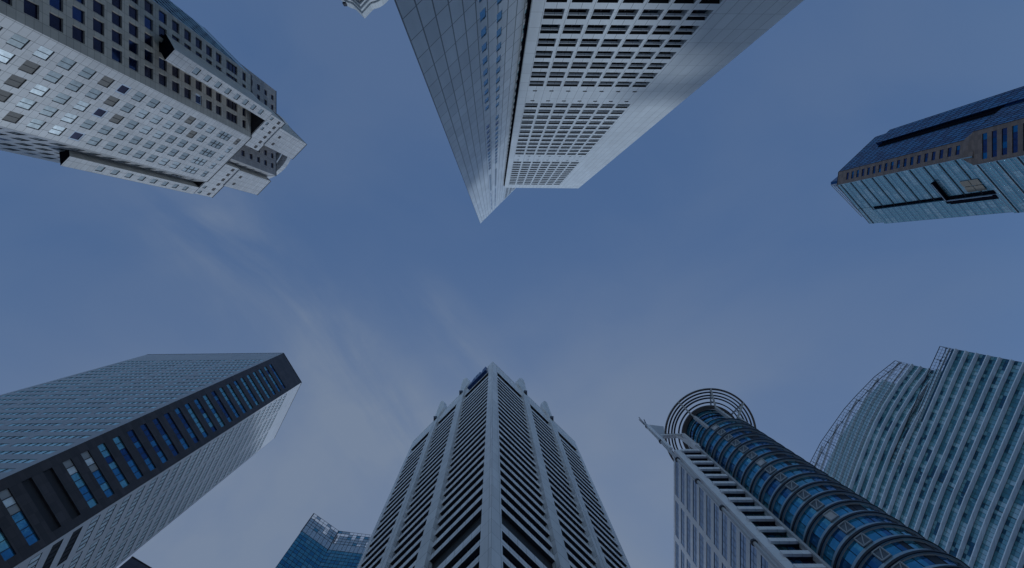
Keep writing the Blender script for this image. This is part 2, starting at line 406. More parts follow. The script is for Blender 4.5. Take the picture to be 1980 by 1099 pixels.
def coping(mb, poly, z, wd=0.35, h=0.35, k='coping', closed=True, out=0.06):
    o = inset(poly, -out); i = inset(poly, wd); n = len(poly)
    for a in range(n if closed else n - 1):
        b = (a + 1) % n; mb.prism([o[a], o[b], i[b], i[a]], z, z + h, k)
def sc(pts, K): return [(p[0] * K, p[1] * K) for p in pts]
def centre(poly): return (sum(p[0] for p in poly) / len(poly), sum(p[1] for p in poly) / len(poly))

# ------------------------------------------------------------------ ground
g = MB(); g.prism([(-2500, -2500), (2500, -2500), (2500, 2500), (-2500, 2500)], -EYE - 1.0, -EYE, 'asphalt')
go = g.build('ground', None); go['kind'] = 'structure'
GZ = -EYE

# ------------------------------------------------------------------ 1. banded corner tower, bottom centre
def banded_tower():
    K = 200 / F
    C, R_, B, Lf = sc([(-2, 199), (157, 354), (2, 509), (-157, 354)], K)
    poly = [Lf, C, R_, B]
    root = thing('office_tower', 'pale corner-on tower with dark ribbon windows and a blue sign, at bottom centre', 'office tower', centre(poly))
    wins = Parts('window', root)
    wn = dict(back=.75, cols=7, rows=1, mats=['dark_glass'], fr='frame_d', bw=0.07)
    lv = dict(back=.75, cols=1, rows=1, mats=['brown_louvre'], fr=None)
    specs = {}
    for fi, rev in ((0, True), (1, False)):
        P, Q = poly[fi], poly[fi + 1]; Ln = hypot(Q[0] - P[0], Q[1] - P[1])
        ts = [(.0515, .331), (.398, .645), (.708, .962)]
        bays = [((1 - b) * Ln, (1 - a) * Ln) if rev else (a * Ln, b * Ln) for a, b in ts]
        rows = [(183.6, 189.0, [(a, b, lv) for a, b in bays])]
        z = 181.0
        for k in range(24): rows.append((z - 2.42, z, [(a, b, wn) for a, b in bays])); z -= 3.97
        rows.append((80.9, 85.7, [(a, b, lv) for a, b in bays]))
        z = 78.8
        while z > 12: rows.append((z - 2.42, z, [(a, b, wn) for a, b in bays])); z -= 3.97
        specs[fi] = rows
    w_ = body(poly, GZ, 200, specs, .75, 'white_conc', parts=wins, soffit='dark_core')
    coping(w_, poly, 200, 0.5, 0.25, 'white_conc')
    w_.build('wall', root); wins.flush()
    # pilasters with a curved blade on top
    for fi, rev in ((0, True), (1, False)):
        P, Q = poly[fi], poly[fi + 1]; Ln = hypot(Q[0] - P[0], Q[1] - P[1])
        if rev: P, Q = Q, P
        d = ((Q[0] - P[0]) / Ln, (Q[1] - P[1]) / Ln)
        n = (-0.7071, -0.7071) if fi == 0 else (0.7071, -0.7071)
        for (a, b, c) in ((.331, .395, .287), (.645, .705, .600)):
            mb = MB(); q = lambda s, z, o: (P[0] + d[0] * s * Ln + n[0] * o, P[1] + d[1] * s * Ln + n[1] * o, z)
            mb.o = P
            mb.prism([q(a, 0, -.5)[:2], q(b, 0, -.5)[:2], q(b, 0, .85)[:2], q(a, 0, .85)[:2]], GZ, 197, 'white_pil')
            prof = [(b, 197), (b, 219.5)]
            for i in range(1, 9):
                t = i / 8; prof.append((b + (c - b) * t, 219.5 - 16.5 * t ** 2.2 + 0.6 * sin(pi * t)))
            prof += [(c, 200.3), (a, 197)]
            fr_ = [q(s, z, .85) for s, z in prof]; bk_ = [q(s, z, -0.9) for s, z in prof]
            for i in range(len(prof)):
                j = (i + 1) % len(prof); mb.face([fr_[i], fr_[j], bk_[j], bk_[i]], 'white_pil')
            mb.face(fr_, 'white_pil'); mb.face(bk_[::-1], 'white_pil')
            # bronze bracket where blade meets shaft
            s = (a + b) / 2
            mb.bar(q(s, 193.4, .8), q(s, 195.2, 1.15), 1.3, 'steel_d')
            mb.build('pilaster', root)
    # illuminated sign letters on the parapet of the left face (turned off)
    P, Q = C, Lf; Ln = hypot(Q[0] - P[0], Q[1] - P[1]); d = ((Q[0] - P[0]) / Ln, (Q[1] - P[1]) / Ln); n = (-.7071, -.7071)
    q = lambda s, z, o: (P[0] + d[0] * s + n[0] * o, P[1] + d[1] * s + n[1] * o, z)
    sg = MB()
    def sbox(s0, s1, z0, z1, o, k, o0=0.0):
        sg.prism([q(s0, 0, o0)[:2], q(s1, 0, o0)[:2], q(s1, 0, o)[:2], q(s0, 0, o)[:2]], z0, z1, k)
    sbox(2.7, 12.3, 190.6, 192.6, 1.2, 'sign_blue')
    prof = [(3.0, 192.6), (3.0, 198.3), (4.6, 197.2), (4.9, 194.6), (5.6, 194.6), (6.0, 198.6), (9.4, 198.0), (10.4, 195.6), (12.0, 194.8), (12.3, 192.6)]
    f1 = [q(s, z, 1.0) for s, z in prof]; b1 = [q(s, z, 0.05) for s, z in prof]
    for i in range(len(prof)):
        j = (i + 1) % len(prof); sg.face([f1[i], f1[j], b1[j], b1[i]], 'sign_blue')
    sg.face(f1, 'sign_blue')
    for a, b, z0, z1 in ((6.2, 6.7, 193.4, 197.6), (6.7, 7.7, 196.9, 197.6), (6.7, 7.7, 193.4, 194.1), (8.1, 8.5, 193.4, 197.4), (8.5, 9.1, 195.2, 195.8), (5.0, 5.4, 193.0, 194.4), (10.6, 11.0, 193.0, 194.6)):
        sbox(a, b, z0, z1, 1.12, 'sign_pale', 1.0)
    sg.build('sign', root)['label'] = 'dark blue sign with pale lettering on the left parapet'
banded_tower()

# ------------------------------------------------------------------ 2. white wedge tower with gridded block, top centre
def wedge_tower():
    r = .70711
    P0 = (-7.44, -19.29); sP = lambda s: (P0[0] + r * s, P0[1] - r * s)
    root = thing('skyscraper', 'tall white wedge-shaped skyscraper with a gridded block beside it, at top centre', 'skyscraper', (8, -45))
    wins = Parts('window', root)
    poly = [P0, sP(15.7), sP(17.9), sP(42), (sP(42)[0], -75), (-7.9, -75)]
    tw = dict(back=0.12, cols=1, rows=1, mats=['teal_win'], fr='frame_w', frame=0.0, bw=0.01)
    dk = dict(back=0.12, cols=1, rows=1, mats=['teal_win', 'win_navy'], fr=None)
    rows = []
    ca, cb = (8.47, 9.35), (10.98, 11.86)
    for k in range(-10, 9): z = 53.7 + 4.13 * k; rows.append((z - 1.1, z + 1.1, [(*ca, tw), (*cb, tw)]))
    z = 53.7 + 4.13 * 9
    rows.append((z - 1.1, z + 1.1, [(*cb, tw)]))
    for k in range(12): z = 99.1 + 4.13 * k; rows.append((z - 1.35, z + 1.35, [(*ca, dk), (*cb, dk)]))
    for k in range(9): z = 157 + 4.13 * k; rows.append((z - 1.2, z + 1.2, [(*ca, dk), (*cb, dk)]))
    for k in range(4): rows.append((198 + 17 * k, 198 + 17 * k + 15.5, [(8.7, 9.1, dict(dk, rows=4)), (11.2, 11.6, dict(dk, rows=4))]))
    st = dict(back=0.10, cols=1, rows=2, mats=['win_blue', 'sky_glass', 'win_blue2'], fr='frame_d', bw=0.22)
    gr = [(k * 4.13 + 1, k * 4.13 + 3.6, [(0.25, 2.05, st)]) for k in range(1, 49)]
    gw = dict(back=0.28, cols=1, rows=1, mats=['brown_win'], fr=None)
    rg = [(k * 4.13 + 1.2, k * 4.13 + 3.5, [(0.6 + 3.0 * i, 2.8 + 3.0 * i, gw) for i in range(7)]) for k in range(48, 67)]
    b = body(poly, GZ, 280, {0: rows, 1: gr, 2: rg}, 0.30, 'alu', parts=wins)
    # open joint between wedge and block
    b.prism([(3.9, -30.9), (4.42, -30.35), (5.2, -32), (4.6, -32.5)], GZ, 214, 'slot')
    b.build('wall', root)
    blk = [(4.42, -29.9), (35.5, -29.62), (35.5, -64), (4.42, -64)]
    x0 = 6.07 - 4.42
    bays = [(x0 + 2.96 * i, x0 + 2.96 * i + 2.42) for i in range(7)]
    def bw_(k):
        return dict(back=0.95, cols=2, rows=3, mats=lambda i, j: random.choice(['brown_win', 'brown_win', 'win_dark', 'tealC']) if j else 'brown_win', fr='steel_d', bw=0.09, ledge=0.78)
    vent = dict(back=0.5, cols=1, rows=1, mats=['dark_core'], fr=None)
    rows = []
    for k in range(12): z = 203.7 - 4.13 * k; rows.append((z - 1.32, z + 1.32, [(a, c, bw_(k)) for a, c in bays]))
    for z in (154.4, 148.8, 96.7, 91.0): rows.append((z - .28, z + .28, [(a + .85, a + 1.6, vent) for a, c in bays]))
    for k in range(12): z = 145.0 - 4.13 * k; rows.append((z - 1.32, z + 1.32, [(a, c, bw_(k)) for a, c in bays]))
    for k in range(18): z = 87.2 - 4.13 * k; rows.append((z - 1.32, z + 1.32, [(a, c, bw_(k)) for a, c in bays]))
    # drop rows that collide
    rows.sort(); ok = []
    for q in rows:
        if not ok or q[0] > ok[-1][1] + .1: ok.append(q)
    b2 = body(blk, GZ, 215, {0: ok}, 0.95, 'alu_side', parts=wins, soffit='brown_louvre')
    # dark soffit bar across each deep opening (sun louvre)
    o = b2.build('block_wall', root)
    wins.flush()
wedge_tower()

# ------------------------------------------------------------------ 3. stepped granite tower, top left
def stepped_tower():
    root = thing('skyscraper', 'stepped stone skyscraper with chamfered corners and round crown at upper left', 'skyscraper', (-94, -46))
    wins = Parts('window', root)
    Mr = lambda p: (p[1] - 48.6, p[0] + 48.6)
    a = [(-71.2, -35.5), (-71.2, -54), (-85, -67.8), (-103.5, -67.8)]
    poly = a + [Mr(p) for p in a[::-1]]      # octagon: faces 0 = right, 1 = chamfer glass, ... 7 = lit diagonal
    Fh = 4.47
    rl = random.Random(3)
    def wl():
        c = rl.random()
        m = ['win_blue'] if c < .6 else ['win_blue2'] if c < .84 else ['win_tan'] if c < .94 else ['win_dark']
        fr = 'frame_w' if c > .93 else 'frame_d'
        return dict(back=0.2, cols=1 if fr == 'frame_w' else 2, rows=1, mats=m, fr=fr, frame=0.28 if fr == 'frame_w' else 0.07, bw=0.04)
    def wr():
        c = rl.random()
        return dict(back=0.38, cols=1, rows=1, mats=['win_dark'] if c < .8 else ['win_navy'], fr='frame_w' if c > .97 else None, frame=0.3)
    def rows_for(fn, Ln, offs, wd, edge=True):
        R = []; z = 132.5
        while z > 8:
            R.append((z - 1.32, z + 1.32, [(o - wd / 2, o + wd / 2, fn()) for o in offs])); z -= Fh
        # triple windows near the top
        for zz, hh, rr in ((139.2, 2.9, 3), (146.0, 1.0, 1)):
            R.append((zz - hh, zz + hh, [(o - wd / 2, o + wd / 2, dict(fn(), rows=rr, fr='frame_d', bw=0.15, frame=0.0)) for o in offs]))
        return R
    L0 = 18.5; offR = [0.85] + [3.0 + 3.37 * i for i in range(5)]
    L7 = hypot(12.9, 12.9)
    specs = {0: rows_for(wr, L0, [3.0 + 3.37 * i for i in range(5)], 2.35),
             7: rows_for(wl, L7, [L7 - (2.9 + 3.25 * i) for i in range(5) if L7 - (2.9 + 3.25 * i) > 1.1], 2.15),
             6: rows_for(wl, L0, [3.0 + 3.37 * i for i in range(5)], 1.9)}
    # glass strip chamfer
    sg = dict(back=0.25, cols=6, rows=2, mats=['glass_strip', 'sky_glass'], fr='frame_d', bw=0.12)
    Lc = hypot(13.8, 13.8)
    specs[1] = [(z, z + 3.6, [(0.4, Lc - .4, sg)]) for z in [6 + Fh * k for k in range(31)]]
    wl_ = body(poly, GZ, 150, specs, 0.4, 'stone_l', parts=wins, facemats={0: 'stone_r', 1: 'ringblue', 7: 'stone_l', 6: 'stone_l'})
    coping(wl_, poly, 150, 0.45, 0.4)
    # blades that step out from both sides of the lit diagonal face
    def blade(pa, pb, back, z0, z1, rows, m='stone_l', s_=None):
        pts = [pa, pb, (pb[0] - .7071 * back, pb[1] - .7071 * back), (pa[0] - .7071 * back, pa[1] - .7071 * back)]
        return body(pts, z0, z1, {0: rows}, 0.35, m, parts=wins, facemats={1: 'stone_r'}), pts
    ws = dict(back=0.2, cols=1, rows=1, mats=['win_blue'], fr='frame_d', frame=0.07)
    SP = (((-67.0, -40.5), (-65.0, -42.7), (-73.7, -33.7), (-65.3, -42.4), (-71.6, -35.4), (-66.5, -40.7)),
          ((-88.3, -19.0), (-86.4, -20.9), (-88.1, -19.2), (-79.3, -28.0), (-84.1, -22.7), (-79.3, -27.6)))
    for mir in (0, 1):
        pa, pb, ta, tb, ua, ub = SP[mir]
        Lb = hypot(pa[0] - pb[0], pa[1] - pb[1])
        rws = [(z, z + 2.0, [(Lb * .24, Lb * .78, ws)]) for z in [112.6 + Fh * k for k in range(8)]]
        b, pts = blade(pa, pb, 8.6, 111.0, 150.1, rws); wl_.add(b)
        # sloping black underside of the blade
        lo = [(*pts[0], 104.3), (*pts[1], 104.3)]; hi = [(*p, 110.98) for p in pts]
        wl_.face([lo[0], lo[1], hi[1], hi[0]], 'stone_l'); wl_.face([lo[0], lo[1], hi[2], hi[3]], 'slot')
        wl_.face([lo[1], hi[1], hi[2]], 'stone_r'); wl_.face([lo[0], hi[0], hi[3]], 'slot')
        Lt = hypot(ta[0] - tb[0], ta[1] - tb[1])
        bs = [(i * Lt / 6 + .45, i * Lt / 6 + 1.5, dict(back=.12, cols=1, rows=1, mats=['win_brown'], fr=None)) for i in range(6)]
        b2 = [(i * Lt / 6 + .45, i * Lt / 6 + 1.5, ws) for i in (range(3, 6) if not mir else range(0, 2))]
        b, pts = blade(ta, tb, 7, 150.42, 160, [(151.4, 152.9, b2), (156.2, 157.8, bs)]); coping(b, pts, 160, .4, .35); wl_.add(b)
        bb = dict(back=.12, cols=1, rows=1, mats=['win_brown'], fr=None)
        b, pts = blade(ua, ub, 9.5, 159.5, 181.8, [(162.5, 164, [(1.2, 2.2, bb), (4.2, 5.2, bb)])]); coping(b, pts, 181.8, .4, .35); wl_.add(b)
    # inner core 150-182
    c = [(-77.5, -29.6), (-77.5, -59.7), (-108.3, -59.7), (-108.3, -29.6)]
    cw = dict(back=.35, cols=1, rows=1, mats=['win_dark'], fr=None)
    sR = [(z, z + 2.0, [(2.2 + 3.4 * i, 4.0 + 3.4 * i, cw) for i in range(8)]) for z in [152 + 5.2 * k for k in range(6)]]
    sL = [(z, z + 1.2, [(30.8 - (4.0 + 4.4 * i), 30.8 - (1.6 + 4.4 * i), dict(cw, mats=['win_tan'])) for i in range(5, -1, -1)]) for z in [153 + 5.2 * k for k in range(5)]]
    b = body(c, 149, 182, {0: sR, 3: sL}, 0.4, 'stone_tier', parts=wins, facemats={3: 'stone_l'}); coping(b, c, 182, .45, .4); wl_.add(b)
    wl_.build('wall', root); wins.flush()
    # round crown: dark drum with stepped cornice rings
    cr = MB(); cx, cy = -94.5, -45.9
    cr.ring(cx, cy, 6, 11.6, 181, 203, 'slot', n=72)
    for rr, z0, z1, k in ((13.0, 190, 191.2, 'stone_l'), (13.4, 193.4, 194.2, 'stone_tier'), (13.9, 196.6, 197.6, 'steel'), (14.5, 201.5, 205, 'stone_l')):
        cr.ring(cx, cy, 11.3, rr, z0, z1, k, n=96)
    for i in range(24):
        t = i * pi / 12; cr.bar((cx + 12.6 * cos(t), cy + 12.6 * sin(t), 182), (cx + 12.6 * cos(t), cy + 12.6 * sin(t), 201.5), .45, 'stone_tier')
    cr.build('crown', root)
stepped_tower()

# ------------------------------------------------------------------ 4. dark-edged slab tower, lower left
def slab_tower():
    K = 200 / F
    P1, P2, P3, P4 = sc([(-671, 185), (-407, 182), (-372, 239), (-425, 347)], K)
    P5 = (-132, 92)
    poly = [P1, P2, P3, P4, P5]
    root = thing('office_tower', 'slab tower with a narrow dark end of blue windows, at lower left', 'office tower', centre(poly))
    wins = Parts('window', root)
    fl = [187.0 - 4.22 * k for k in range(44)]
    mech = {22, 23}
    R1, R2, R3 = [], [], []
    w1 = dict(back=.14, cols=8, rows=1, mats=['sky_glass'] * 5 + ['tealD'], fr='frame_d', bw=0.07)
    rd = random.Random(5)
    L3 = hypot(P4[0] - P3[0], P4[1] - P3[1]); L2 = hypot(P3[0] - P2[0], P3[1] - P2[1])
    w3 = dict(back=.12, cols=6, rows=1, mats=['sky_glass2'], fr='frame_d', bw=0.09, frame=.05)
    for k, z in enumerate(fl):
        R1.append((z - 1.75, z, [(1.3 + 12.93 * i, 1.3 + 12.93 * i + 11.6, w1) for i in range(4)]))
        if k in mech: w2 = dict(back=.45, cols=1, rows=1, mats=['dark_core'], fr=None)
        else:
            pal = rd.choice([['blue1', 'blue1', 'blue2'], ['blue2', 'blue2', 'blue1'], ['blue3', 'blue3', 'blue1'], ['blue2', 'blue1', 'blue3']])
            tops = ['cream', 'sky_glass2', 'cream'] if k in (20, 21, 24, 25) else None  # first panes on some floors carry a painted white reflection
            def fm(i, j, pal=pal, tops=tops, rr=rd):
                return tops[i] if tops and i < (3 if k != 21 else 2) else rr.choice(pal)
            cells = [fm(i, 0) for i in range(7)]
            w2 = dict(back=.3, cols=7, rows=1, mats=(lambda i, j, c=cells: c[i]), fr='frame_d', bw=0.14)
        R2.append((z - 1.95, z, [(L2 * .135, L2 * .885, w2)]))
        m3 = ['dark_core'] if k in mech else None
        bays = []
        for i in range(3):
            s0 = 0.9 + i * (L3 - 1.0) / 3; kw = dict(w3)
            if m3 and i == 0: kw['mats'] = m3
            bays.append((s0, s0 + (L3 - 1.0) / 3 - 0.9, kw))
        R3.append((z - 2.2, z, bays))
    b = body(poly, GZ, 200, {0: R1, 1: R2, 2: R3}, 0.5, 'bl_conc', parts=wins, facemats={1: 'bl_dark', 2: 'bl_light', 3: 'bl_light'})
    coping(b, poly, 200, .4, .3)
    b.build('wall', root); wins.flush()
slab_tower()

# ------------------------------------------------------------------ 5. corner of a grey block beyond it
def grey_block():
    K = 150 / F; c = (-701 * K, 577 * K)
    d = (.857, .515); n = (-.515, .857)
    poly = [c, (c[0] + d[0] * 34, c[1] + d[1] * 34), (c[0] + d[0] * 34 + n[0] * 26, c[1] + d[1] * 34 + n[1] * 26), (c[0] + n[0] * 26, c[1] + n[1] * 26)]
    root = thing('office_block', 'dark grey corner of an office block at the bottom edge, behind the slab tower', 'office block', centre(poly))
    wins = Parts('window', root)
    wn = dict(back=.3, cols=9, rows=1, mats=['win_navy', 'tealC'], fr='frame_d', bw=.12)
    rows = [(k * 4.0 + 2, k * 4.0 + 3.7, [(1.2, 32.8, wn)]) for k in range(1, 34)]
    b = body(poly, GZ, 150, {0: rows}, .35, 'grey_block', parts=wins)
    coping(b, poly, 150, .5, .5); b.build('wall', root); wins.flush()
grey_block()

# ------------------------------------------------------------------ curtain wall helper
def curtain(mb, P, Q, z0, z1, cw, ch, mats, R, fr='frame_d', bw=.10, n=None, bh=None, proud=.08, ramp_=None, z1b=None):
    """panes + mullion grid on a straight facade from P to Q"""
    Ln = hypot(Q[0] - P[0], Q[1] - P[1]); d = ((Q[0] - P[0]) / Ln, (Q[1] - P[1]) / Ln)
    if n is None:
        n = (d[1], -d[0])
        m = ((P[0] + Q[0]) / 2, (P[1] + Q[1]) / 2)
        if n[0] * m[0] + n[1] * m[1] > 0: n = (-n[0], -n[1])
    nc = max(1, round(Ln / cw)); nr = max(1, round((z1 - z0) / ch)); cw = Ln / nc; ch = (z1 - z0) / nr
    q = lambda s, z, o=0.0: (P[0] + d[0] * s + n[0] * o, P[1] + d[1] * s + n[1] * o, z)
    if mats:
        for j in range(nr):
            for i in range(nc):
                k = mats(i, j) if callable(mats) else R.choice(mats)
                if k: mb.face([q(i * cw, z0 + j * ch), q((i + 1) * cw, z0 + j * ch), q((i + 1) * cw, z0 + (j + 1) * ch), q(i * cw, z0 + (j + 1) * ch)], k)
    for i in range(nc + 1): mb.bar(q(i * cw, z0, proud * .4), q(i * cw, z1, proud * .4), bw, fr, proud)
    for j in range(nr + 1): mb.bar(q(0, z0 + j * ch, proud * .3), q(Ln, z0 + j * ch, proud * .3), proud * .8, fr, bh or bw)

# ------------------------------------------------------------------ 6. teal glass tower with open screen on top
def teal_tower():
    K = 220 / F
    a, b, c = sc([(-347.8, 492), (-300, 526), (-225, 535.5)], K)
    root = thing('glass_tower', 'teal glass tower with a folded face and pale roof screen, left of the banded tower', 'glass tower', (-75, 135))
    R = random.Random(11)
    core = MB(); poly = [a, b, c, (-50, 150), (-92, 150), (-100, 141)]
    core.prism(inset(poly, .3), GZ, 205.5, 'dark_core', 'cap')
    core.build('wall', root)
    gl = MB()
    pick = lambda i, j: 'gb_glass3' if R.random() < (.45 if j % 11 in (3, 4) else .06) else ('gb_glass2' if (j % 2 or R.random() < .35) else 'gb_glass1')
    for P, Q in ((a, b), (b, c)): curtain(gl, P, Q, 30, 205.8, 1.75, 2.15, pick, R, 'steel_d', .14)
    gl.build('glass_wall', root)
    sc_ = MB()
    sm = lambda i, j: 'screen' if j == 0 or R.random() < .75 else 'gb_glass3'
    for P, Q in ((a, b), (b, c)):
        curtain(sc_, P, Q, 205.8, 210.6, 1.75, 4.8, lambda i, j: 'screen', R, 'steel_d', .14)
        curtain(sc_, P, Q, 210.6, 220, 1.75, 1.9, lambda i, j: ('screen' if R.random() < .8 else 'gb_glass3') if R.random() < (.75 if j < 3 else .4) else None, R, 'steel_d', .16)
    # rear lattice seen through the screen
    ia, ib, ic = [lerp(p, (-75, 150), .06) for p in (a, b, c)]
    for P, Q in ((ia, ib), (ib, ic)): curtain(sc_, P, Q, 206, 218.5, 2.6, 3.1, None, R, 'gb_glass3', .22)
    for P in (a, b, c, ia, ib, ic): sc_.bar((*P, 205), (*P, 219.8), .35, 'steel_d')
    sc_.build('roof_screen', root)
teal_tower()

# ------------------------------------------------------------------ 7. blue, brown and aqua tower, right
def tri_tower():
    K = 280 / F
    A, B, C, D = sc([(737.8, -235.5), (666.8, -168.2), (664, -142.7), (726.9, -68.5)], K)
    s = 280 / 230.
    A2, B2, C2, D2 = (172.0 * s, -55.2 * s), (154.5 * s, -41.0 * s), (154.5 * s, -30.2 * s), (167.8 * s, -14.9 * s)
    back = [(240, -20.5), (240, -76)]
    zs = 165 * s
    root = thing('skyscraper', 'skyscraper with navy glass, brown stone and aqua glass faces, at the right edge', 'skyscraper', (212, -45))
    wins = Parts('window', root); R = random.Random(21)
    up = [A, B, C, D, (250, -24), (250, -78)]
    lo = [A2, B2, C2, D2, (250, -21), (250, -82)]
    wn = dict(back=.3, cols=2, rows=1, mats=['win_navy', 'r_blue2', 'r_blue', 'win_navy'], fr='frame_d', bw=.08)
    fh = 3.81
    Lb = hypot(B[0] - C[0], B[1] - C[1]); L2 = hypot(B2[0] - C2[0], B2[1] - C2[1])
    rows = [(z, z + 1.8, [(Lb * .22, Lb * .74, wn)]) for z in [zs + 6 + fh * k for k in range(19)] if z < 272]
    rows2 = [(z, z + 2.0, [(L2 * .13, L2 * .88, dict(wn, cols=4))]) for z in [20 + fh * k for k in range(47)] if z + 2 < zs - 1]
    b = body(up, zs, 280, {1: rows}, .32, 'brown_gran', parts=wins)
    b.add(body(lo, GZ, zs - .02, {1: rows2}, .32, 'brown_gran', parts=wins))
    # weathered slope where the shaft widens
    for (p, q, p2, q2) in ((B, C, B2, C2), ):
        b.face([(*p2, zs - .05), (*q2, zs - .05), (*q, zs + 5), (*p, zs + 5)], 'brown_gran')
    coping(b, up, 280, .4, .4)
    b.build('wall', root); wins.flush()
    # navy glass face
    off = lambda P, Q, o: [(p[0] + o[0], p[1] + o[1]) for p in (P, Q)]
    n1 = (-.69, -.724)
    nv = MB()
    pk = lambda i, j: 'r_blue' if R.random() < .55 else 'r_blue2'
    P, Q = off(B, A, (n1[0] * .1, n1[1] * .1)); curtain(nv, P, Q, zs, 279.6, 1.6, fh, pk, R, 'frame_d', .16)
    P, Q = off(B2, A2, (n1[0] * .1, n1[1] * .1)); curtain(nv, P, Q, 20, zs, 1.6, fh, pk, R, 'frame_d', .16)
    # bay standing forward with a black slot beside it
    a_, b_ = lerp(B, A, .62), lerp(B, A, .985)
    bay = [(a_[0] + n1[0] * .15, a_[1] + n1[1] * .15), (b_[0] + n1[0] * .15, b_[1] + n1[1] * .15), (b_[0] + n1[0] * 1.6, b_[1] + n1[1] * 1.6), (a_[0] + n1[0] * 1.6, a_[1] + n1[1] * 1.6)]
    nv.prism(bay, 120, 268, 'r_blue2', None, 'slot')
    curtain(nv, (a_[0] + n1[0] * 1.65, a_[1] + n1[1] * 1.65), (b_[0] + n1[0] * 1.65, b_[1] + n1[1] * 1.65), 120, 268, 1.6, fh, pk, R, 'frame_d', .16)
    c_ = lerp(B, A, .55)
    sl = [(c_[0] + n1[0] * .2, c_[1] + n1[1] * .2), (a_[0] + n1[0] * .2, a_[1] + n1[1] * .2), (a_[0] + n1[0] * .45, a_[1] + n1[1] * .45), (c_[0] + n1[0] * .45, c_[1] + n1[1] * .45)]
    nv.prism(sl, 120, 266, 'slot')
    nv.build('navy_glass_wall', root)
    # aqua face
    n2 = (-.762, .647)
    aq = MB()
    pk2 = lambda i, j: 'r_t2' if j % 3 == 0 else ('r_t3' if random.Random((i // 2) * 7 + j // 3 * 131).random() < .3 else 'r_t1')
    def strip(P, Q, t0, t1, z0, z1, o, cw=1.45, ch=1.27, m=pk2):
        p, q = lerp(P, Q, t0), lerp(P, Q, t1)
        p, q = off(p, q, (n2[0] * o, n2[1] * o)); curtain(aq, p, q, z0, z1, cw, ch, m, R, 'mull', .14)
        # heavier floor and bay lines
        return p, q
    strip(C, D, 0, .62, zs, 279.6, .12); strip(C2, D2, 0, 1, 60, zs, .15)
    def every(P, Q, z0, z1, o, step, k='steel_d'):
        p, q = off(P, Q, (n2[0] * o, n2[1] * o)); z = z0
        while z < z1: aq.bar((*p, z), (*q, z), .2, k, .28); z += step
    every(C, D, zs, 279, .3, fh * 2); every(C2, D2, 62, zs, .3, fh * 2)
    # forward portion (lower edge in the picture) with soffit slot
    p, q = lerp(C, D, .66), D
    box = [(p[0] + n2[0] * .1, p[1] + n2[1] * .1), (q[0] + n2[0] * .1, q[1] + n2[1] * .1), (q[0] + n2[0] * 1.3, q[1] + n2[1] * 1.3), (p[0] + n2[0] * 1.3, p[1] + n2[1] * 1.3)]
    aq.prism(box, zs, 268, 'r_t2')
    strip(C, D, .66, 1, zs, 268, 1.36)
    p0 = lerp(C, D, .615)
    slot = [(p0[0] + n2[0] * .2, p0[1] + n2[1] * .2), (p[0] + n2[0] * .2, p[1] + n2[1] * .2), (p[0] + n2[0] * .4, p[1] + n2[1] * .4), (p0[0] + n2[0] * .4, p0[1] + n2[1] * .4)]
    aq.prism(slot, zs, 268, 'slot')
    strip(C, D, .62, 1, 268, 279.6, .12, 1.45, .9, lambda i, j: 'r_t3' if (i + j) % 3 else 'r_t1')
    # square recess with a black reveal and lit blinds
    zt, zb = 185 * s, 166.5 * s
    e0, e1 = lerp(C, D, .30), lerp(C, D, .72)
    def pt(t, o): e = lerp(C, D, t); return (e[0] + n2[0] * o, e[1] + n2[1] * o)
    aq.prism([pt(.30, .3), pt(.72, .3), pt(.72, 1.6), pt(.30, 1.6)], zt - 1.4, zt, 'slot')
    aq.prism([pt(.66, .3), pt(.74, .3), pt(.74, 1.6), pt(.66, 1.6)], zb, zt - 1.45, 'slot')
    aq.bar((*pt(.665, 1.7), zb + 1), (*pt(.665, 1.7), zt - 1), .25, 'mull'); aq.bar((*pt(.31, 1.7), zt - .7), (*pt(.665, 1.7), zt - .7), .25, 'mull')
    for i in range(2):
        for j in range(2):
            t0 = .38 + .11 * i; z0 = zb + 3 + 4.2 * j
            aq.face([(*pt(t0, .42), z0), (*pt(t0 + .10, .42), z0), (*pt(t0 + .10, .42), z0 + 3.9), (*pt(t0, .42), z0 + 3.9)], 'beige')
    aq.build('aqua_glass_wall', root)
    # low crown tier with rails
    cr = MB()
    tt = [(649 / 280 * 0 + 651.4 * 285 / F, -142.7 * 285 / F), (651.4 * 285 / F, -149 * 285 / F)]
    c0, c1, c2_ = (651.4 * .2915, -148.5 * .2915), (651.4 * .2915, -142.7 * .2915), (710.5 * .2915, -81.7 * .2915)
    b0 = (672 * .2915, -166 * .2915)
    cr.prism([b0, c0, c1, (c1[0] + 8, c1[1] + 2)], 280, 288.6, 'r_blue2')
    for k, z in enumerate((282, 283.6, 285.2, 286.8, 288.4)): cr.bar((*c1, z), (*c2_, z), .3, 'mull', .3)
    for i in range(15):
        p = lerp(c1, c2_, i / 14); cr.bar((*p, 280), (*p, 288.4), .22, 'steel')
    cr.build('crown', root)
tri_tower()

